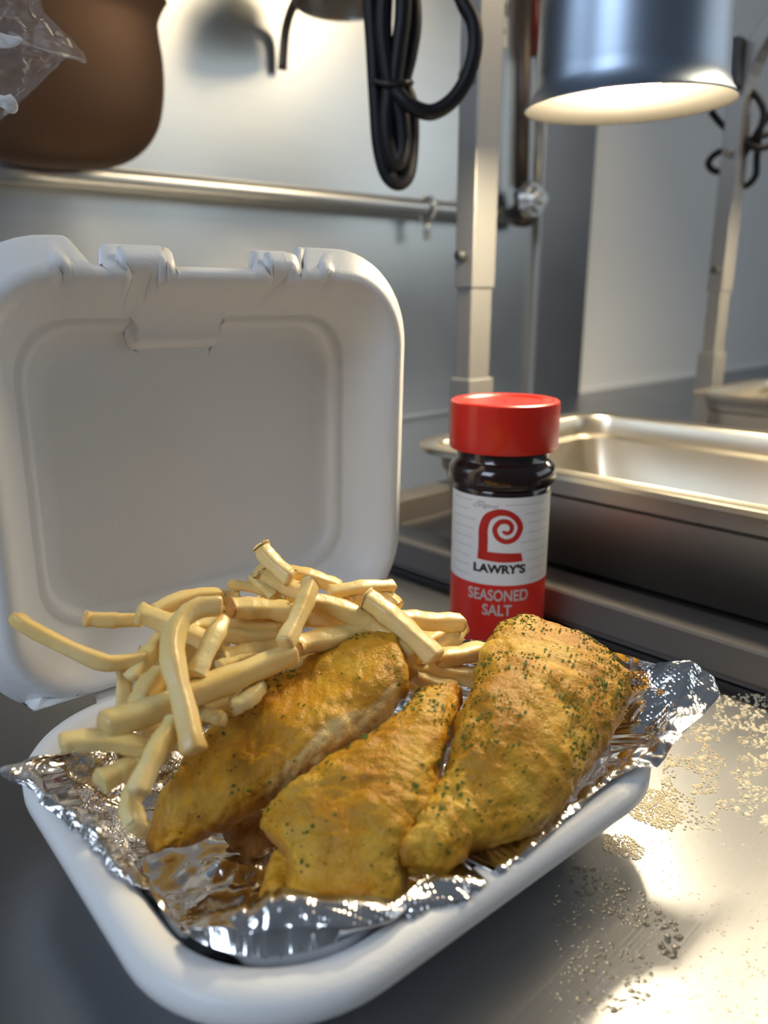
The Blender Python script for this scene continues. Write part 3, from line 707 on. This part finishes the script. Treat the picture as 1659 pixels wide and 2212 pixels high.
Pf = [at_z(1420, 1052, .026), at_z(1450, 1046, .030), at_z(1484, 1040, .034)]
o = fry_mesh(np.array(Pf), .0095, 'lone yellow fry lying inside the nearer steel pan', 'fries in the steel pan', rnd)

# ------------------------------------------------------------------ heat lamps
def lamp(label, px, py, Y=None, pos=None, on=True):
    c = at_y(px, py, Y) if pos is None else np.array(pos)
    t = thing('heat_lamp', label, 'lamp', c, 0, 'heat lamps over the pans')
    t.rotation_euler = (math.radians(2), math.radians(-1.5), 0)
    r = .0690
    lathe('shade', [(r, .0), (r + .0006, .001), (r - .001, .002), (r - .0045, .0075), (r - .0065, .013), (r - .0068, .02), (r - .0085, .06), (r - .011, .13), (r - .014, .155), (r - .03, .172), (.02, .182), (.012, .20)], M['shade'], t, 96)
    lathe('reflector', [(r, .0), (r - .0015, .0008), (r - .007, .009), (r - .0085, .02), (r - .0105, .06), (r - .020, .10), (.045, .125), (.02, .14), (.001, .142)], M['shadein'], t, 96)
    sk = lathe('socket', [(.001, .14), (.014, .14), (.014, .105), (.012, .10), (.001, .10)], M['shadein'], t, 24)
    lathe('bulb', [(.001, .001), (.010, .003), (.019, .010), (.0235, .021), (.022, .038), (.015, .068), (.011, .10)], M['bulb'], sk, 32)
    tube('stem', [(0, 0, .195), (0, 0, .24), (0, 0, .30)], .006, M['post'], t, 12)
    return t
lamp('brushed metal heat lamp glowing at the upper right over the nearer pan', 1357, 231, .575)
lamp_far = lamp('second metal heat lamp over the farther pan, beyond the right edge', 0, 0, pos=uw(-.235, 1.06, .325))

# ------------------------------------------------------------------ pipe along the wall, valve, riser pipes
def on_wall(x, y, off): return at_plane(x, y, uw(UWALL + off, 0, 0), UV)
pp = thing('wall_pipe', 'galvanised pipe running along the steel wall', 'pipe', on_wall(500, 405, .03))
def rel(t, P): return [np.asarray(p) - np.array(t.location) for p in P]
A_ = on_wall(-150, 352, .030); B_ = on_wall(1138, 470, .030)
tube('pipe', rel(pp, [A_ + (B_ - A_) * k / 8 for k in range(9)]), .0125, M['pipe'], pp, 16)
for x, y in ((922, 452),):
    c = on_wall(x, y, .030); d = (B_ - A_) / np.linalg.norm(B_ - A_); up = np.cross(d, UV); up = up if up[2] > 0 else -up
    ring = [c + (UV * math.cos(a) + up * math.sin(a)) * .0165 for a in np.linspace(0, 2 * math.pi, 25)]
    cl = tube('clamp', rel(pp, ring), .0035, M['pipe'], pp, 8)
    tube('clamp_screw', rel(pp, [c - up * .014, c - up * .03 , c - up * .044 ]), .005, M['pipe'], cl, 8)
vt = thing('pipe_valve', 'round steel valve at the right end of the wall pipe', 'valve', on_wall(1140, 440, .05))
c = on_wall(1138, 466, .03)
v1 = on_wall(1150, 432, .075)
tube('elbow', rel(vt, [c - d * .03, c, on_wall(1136, 445, .035), on_wall(1132, 410, .035)]), .019, M['pipedark'], vt, 16, 14)
bm = bmesh.new(); mat_ = Matrix.Translation(Vector(v1 - np.array(vt.location))) @ Vector(UV).to_track_quat('Z', 'Y').to_matrix().to_4x4()
for r1, r2, dep, off in ((.030, .026, .012, 0), (.022, .018, .010, .010), (.010, .009, .010, .020)):
    bmesh.ops.create_cone(bm, cap_ends=True, segments=24, radius1=r1, radius2=r2, depth=dep, matrix=mat_ @ Matrix.Translation((0, 0, off)))
hw_ = bmobj('handwheel', bm, M['pipe'], vt, False)
tube('valve_stem', rel(vt, [on_wall(1146, 440, .03), v1]), .011, M['pipe'], hw_, 12)
rp = tube('riser_pipe', [on_wall(1126, 408, .035), on_wall(1130, 200, .035), on_wall(1134, -120, .035)], .0125, M['pipedark'], None, 14)
relocate(rp, on_wall(1126, 408, .035)); tag(rp, 'dark brown vertical pipe rising from the valve', 'pipe')
rp = tube('riser_pipe', [on_wall(1160, 395, .03), on_wall(1166, 200, .03), on_wall(1172, -120, .03)], .0075, M['pipe'], None, 12)
relocate(rp, on_wall(1160, 395, .03)); tag(rp, 'thin grey vertical pipe just right of the brown riser', 'pipe')
rp = tube('red_pipe', [on_wall(1152, 120, .02), on_wall(1153, 40, .02), on_wall(1156, -120, .02)], .014, M['redpipe'], None, 12)
relocate(rp, on_wall(1152, 120, .02)); tag(rp, 'dark red pipe between the risers and the lamp shade', 'pipe')
bm = bmesh.new(); c = on_wall(1088, 20, .012)
box_bm(bm, .036, .003, .11, (0, 0, 0), None, .001); o = bmobj('wall_sign', bm, M['paper']); o.location = c; o.rotation_euler = (0, 0, YAW_W)
tag(o, 'small white notice on the steel wall behind the post', 'sign')
bm = bmesh.new()
for x in (-.008, 0, .008): box_bm(bm, .003, .001, .02, (x, -.0018, .0))
box_bm(bm, .006, .001, .006, (0, -.0018, -.032))
bmobj('sign_marks', bm, M['ink'], o)

# ------------------------------------------------------------------ cords
CY = .665
def cpx(P, Y=CY): return [at_y(760 + x / 1.845, y / 1.845, Y + (z if z else 0)) for x, y, z in [(p + (0,))[:3] for p in P]]
cd = thing('power_cord', 'bundled black power cord hanging beside the nearer post', 'cord', at_y(850, 100, CY), 0, 'black power cords')
W0 = .0064
tube('cord_loop', rel(cd, cpx([(85, -260), (75, -40), (88, 200), (100, 420), (112, 580), (140, 690), (185, 728), (222, 690), (236, 560), (232, 420), (205, 330), (228, 220), (246, 90), (238, -60), (225, -260)])), W0, M['cord'], cd, 12, 90)
tube('cord_loop', rel(cd, cpx([(120, -260, -.012), (130, -60, -.012), (125, 120, -.012), (140, 260, -.012), (150, 350, -.012), (140, 480, -.012), (150, 590, -.012), (178, 650, -.012), (205, 600, -.012), (200, 480, -.012), (172, 350, -.012), (190, 180, -.012), (205, 40, -.012), (205, -260, -.012)])), W0, M['cord'], cd, 12, 90)
tube('cord_loop', rel(cd, cpx([(100, -260, .012), (102, 0, .012), (112, 260, .012), (122, 480, .012), (150, 630, .012), (195, 690, .012)])), W0, M['cord'], cd, 12, 50)
tube('cord_tail', rel(cd, cpx([(165, 330, -.012), (195, 385, -.02), (250, 430, -.022), (320, 447, -.022), (395, 405, -.022), (455, 320, -.022), (490, 200, -.022), (485, 90, -.022), (445, 10, -.02), (400, -120, -.015), (380, -260, -.01)])), W0 * .9, M['cord'], cd, 12, 70)
tube('cord_tie', rel(cd, cpx([(88, 322, -.016), (155, 334, -.022), (225, 328, -.016), (230, 332, .016), (150, 338, .018), (88, 326, .016), (88, 322, -.016)])), .0022, M['black'], cd, 8, 40)
c2 = thing('power_cord', 'tangled black cord hanging behind the arched post at the right edge', 'cord', at_y(1620, 300, 1.06), 0, 'black power cords')
cp2 = lambda P: [at_y(x, y, 1.06 + dz) for x, y, dz in P]
tube('cord_loop', rel(c2, cp2([(1660, 290, .01), (1625, 300, 0), (1590, 320, 0), (1550, 330, .02), (1530, 352, .03), (1545, 370, .03), (1580, 365, .02), (1610, 330, 0), (1640, 280, 0), (1670, 240, 0)])), .0042, M['cord'], c2, 10, 60)
tube('cord_loop', rel(c2, cp2([(1585, 200, .02), (1625, 200, 0), (1650, 240, -.01), (1640, 290, -.01), (1635, 340, 0), (1632, 380, 0), (1610, 402, .01), (1588, 392, .02)])), .0042, M['cord'], c2, 10, 60)
tube('cord_loop', rel(c2, cp2([(1535, 240, .02), (1560, 270, .02), (1600, 300, 0), (1640, 320, -.01), (1700, 300, 0)])), .0042, M['cord'], c2, 10, 50)
bm = bmesh.new(); box_bm(bm, .020, .03, .055, (0, 0, 0), None, .003); o = bmobj('cord_plug', bm, M['black']); o.location = at_y(1575, 140, 1.05)
o.rotation_euler = (0, 0, YAW_W); tag(o, 'small dark plug box beside the lamp shade, upper right', 'plug')

# ------------------------------------------------------------------ upper left: bag, wall shadow modelled as a body, steel rim
wall_shadow = thing('wall_shadow_form', 'brown rounded body standing in for a shadow and reflection on the steel wall, upper left', 'wall_shadow', on_wall(120, 180, .10))  # added body: a brown wall shadow and reflection modelled as a solid
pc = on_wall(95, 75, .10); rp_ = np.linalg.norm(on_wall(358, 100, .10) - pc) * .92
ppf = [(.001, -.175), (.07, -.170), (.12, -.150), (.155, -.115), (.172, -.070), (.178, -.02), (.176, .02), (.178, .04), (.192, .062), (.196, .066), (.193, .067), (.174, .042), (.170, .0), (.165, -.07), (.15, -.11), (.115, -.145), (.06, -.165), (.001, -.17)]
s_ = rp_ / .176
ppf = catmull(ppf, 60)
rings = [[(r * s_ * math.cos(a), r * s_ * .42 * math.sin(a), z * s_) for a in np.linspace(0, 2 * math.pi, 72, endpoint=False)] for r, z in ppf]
v, f = rings_to_mesh(rings); o = mesh('shadow_form_body', v, f, M['shadow_brown'], wall_shadow); o.location = pc - np.array(wall_shadow.location); o.rotation_euler = (0, math.radians(-3), YAW_W)
hh = on_wall(640, 20, .10)
sh = thing('steel_ladle', 'steel rim and dark handle of a utensil hanging at the top, left of the cord', 'utensil', hh)
lathe('bowl_rim', [(.055, .0), (.0555, .001), (.054, .0035), (.050, .06), (.02, .09), (.001, .095)], M['pan'], sh, 48).location = on_wall(738, 12, .12) - np.array(hh)
tube('handle', rel(sh, [on_wall(668, -30, .08), on_wall(640, 0, .06), on_wall(618, 60, .02), on_wall(610, 150, .012)]), .006, M['pipedark'], sh, 10, 20)

bag = thing('plastic_bag', 'crinkled clear plastic bag hanging at the top left corner', 'bag', at_y(20, 80, .30))
rnd = random.Random(8)
outl = [(-160, -160), (60, -90), (90, 10), (118, 48), (152, 88), (172, 135), (140, 122), (98, 168), (58, 208), (0, 262), (-90, 320), (-180, 340)]
def bagsheet(dY, sd):
    P = catmull(outl, 120, True); c = np.array([-40, 60]); v, f = [], []
    NR = 26
    for k in range(NR + 1):
        t = k / NR
        for p in P:
            x, y = c + (p - c) * (.02 + .98 * t); bulge = dY * (1 - t ** 3)
            p3 = at_y(x, y, .30 + bulge); h = .007 * crease(p3, 60, sd) + .005 * crease(p3, 130, sd + 4)
            v.append(p3 + np.array([.2, 1, .2]) * h * (1 if t < .97 else .4) - np.array(bag.location))
    n = len(P)
    for k in range(NR):
        for i in range(n): a = k * n + i; b = k * n + (i + 1) % n; f.append((a, b, b + n, a + n))
    return v, f
v, f = bagsheet(-.02, 1.3); mesh('front_sheet', v, f, M['bag'], bag, True, 12)
v, f = bagsheet(.02, 6.3); mesh('rear_sheet', v, f, M['bag'], bag, True, 12)
for (x, y, w_, h_) in ((6, 92, .006, .0016), (2, 222, .006, .0024)):
    bm = bmesh.new(); bmesh.ops.create_icosphere(bm, subdivisions=3, radius=1, matrix=Matrix.Translation(Vector(at_y(x, y, .302) - np.array(bag.location))) @ Matrix.Rotation(rnd.uniform(-.6, .6), 4, 'Y') @ Matrix.Diagonal((w_, .002, h_, 1)))
    for vv in bm.verts: vv.co += Vector((noise.noise(vv.co * 160), noise.noise(vv.co * 160 + Vector((4, 4, 4))), noise.noise(vv.co * 160 + Vector((8, 8, 8))))) * .0035
    bmobj('white_wrapper', bm, M['paper'], bag, False)

# ------------------------------------------------------------------ spilled seasoning and oil drops on the counter
rnd = random.Random(21); gv, gf = [], []; dv, df = [], []
def dome(V, Fc, c, r, h, n=6):
    b = len(V); a0 = rnd.random() * 6; e = rnd.uniform(.7, 1.35)
    for k in range(n): V.append((c[0] + r * e * math.cos(a0 + 2 * math.pi * k / n), c[1] + r / e * math.sin(a0 + 2 * math.pi * k / n), 0.0))
    for k in range(n): V.append((c[0] + .62 * r * e * math.cos(a0 + 2 * math.pi * k / n), c[1] + .62 * r / e * math.sin(a0 + 2 * math.pi * k / n), h * .75))
    V.append((c[0], c[1], h))
    for k in range(n):
        k2 = (k + 1) % n; Fc.append((b + k, b + k2, b + n + k2, b + n + k)); Fc.append((b + n + k, b + n + k2, b + 2 * n))
def spread(n, x0, x1, y0, y1, cond, rmin, rmax, V, Fc, hr=.6):
    c = 0; tries = 0
    while c < n and tries < n * 40:
        tries += 1; x, y = rnd.uniform(x0, x1), rnd.uniform(y0, y1)
        if not cond(x, y): continue
        p = at_z(x, y, 0); dome(V, Fc, p, rnd.uniform(rmin, rmax) * (1 if rnd.random() < .93 else 1.6), rnd.uniform(.5, 1) * rmax * hr); c += 1
blob = lambda cx, cy, rx, ry, ang=0: (lambda x, y: (((x - cx) * math.cos(ang) + (y - cy) * math.sin(ang)) / rx) ** 2 + ((-(x - cx) * math.sin(ang) + (y - cy) * math.cos(ang)) / ry) ** 2 < 1 - .5 * abs(noise.noise(Vector((x * .03, y * .03, 1)))))
right_of_box = lambda x, y: x > 1430 + max(0, (1650 - y)) * .2 and y > 1500
spread(1500, 1430, 1720, 1490, 1800, lambda x, y: right_of_box(x, y) and noise.noise(Vector((x * .02, y * .03, 3))) > -.1 and rnd.random() < np.interp(y, [1490, 1720, 1800], [1, .75, .15]), .0003, .0009, gv, gf, .8)
spread(800, 1330, 1500, 1660, 1830, blob(1410, 1745, 75, 40, .45), .0003, .00065, gv, gf, .9)
spread(330, 1280, 1420, 1790, 1880, blob(1345, 1830, 52, 26, .3), .0003, .00065, gv, gf, .9)
spread(420, 1190, 1680, 1800, 2230, lambda x, y: x > 1200 + (y - 1850) * -.1 and rnd.random() < .5, .00018, .00045, gv, gf, .6)
go = mesh('seasoning_grains', gv, gf, M['grain'], None, True); go['kind'] = 'stuff'; tag(go, 'tan seasoning grains spilled on the counter at the right', 'seasoning')
spread(200, 1180, 1480, 1860, 2010, blob(1340, 1945, 150, 45, .5), .0003, .0009, dv, df, .5)
spread(120, 1230, 1420, 2030, 2210, blob(1320, 2110, 100, 80, 0), .0003, .0008, dv, df, .5)
spread(60, 1150, 1330, 1880, 2030, blob(1240, 1950, 90, 70, 0), .0003, .0008, dv, df, .5)
spread(25, 1420, 1480, 2010, 2070, blob(1450, 2040, 25, 28, 0), .0006, .0013, dv, df, .5)
do = mesh('oil_droplets', dv, df, M['drop'], None, True); do['kind'] = 'stuff'; tag(do, 'clear oil droplets on the steel counter in front of the box', 'droplets')
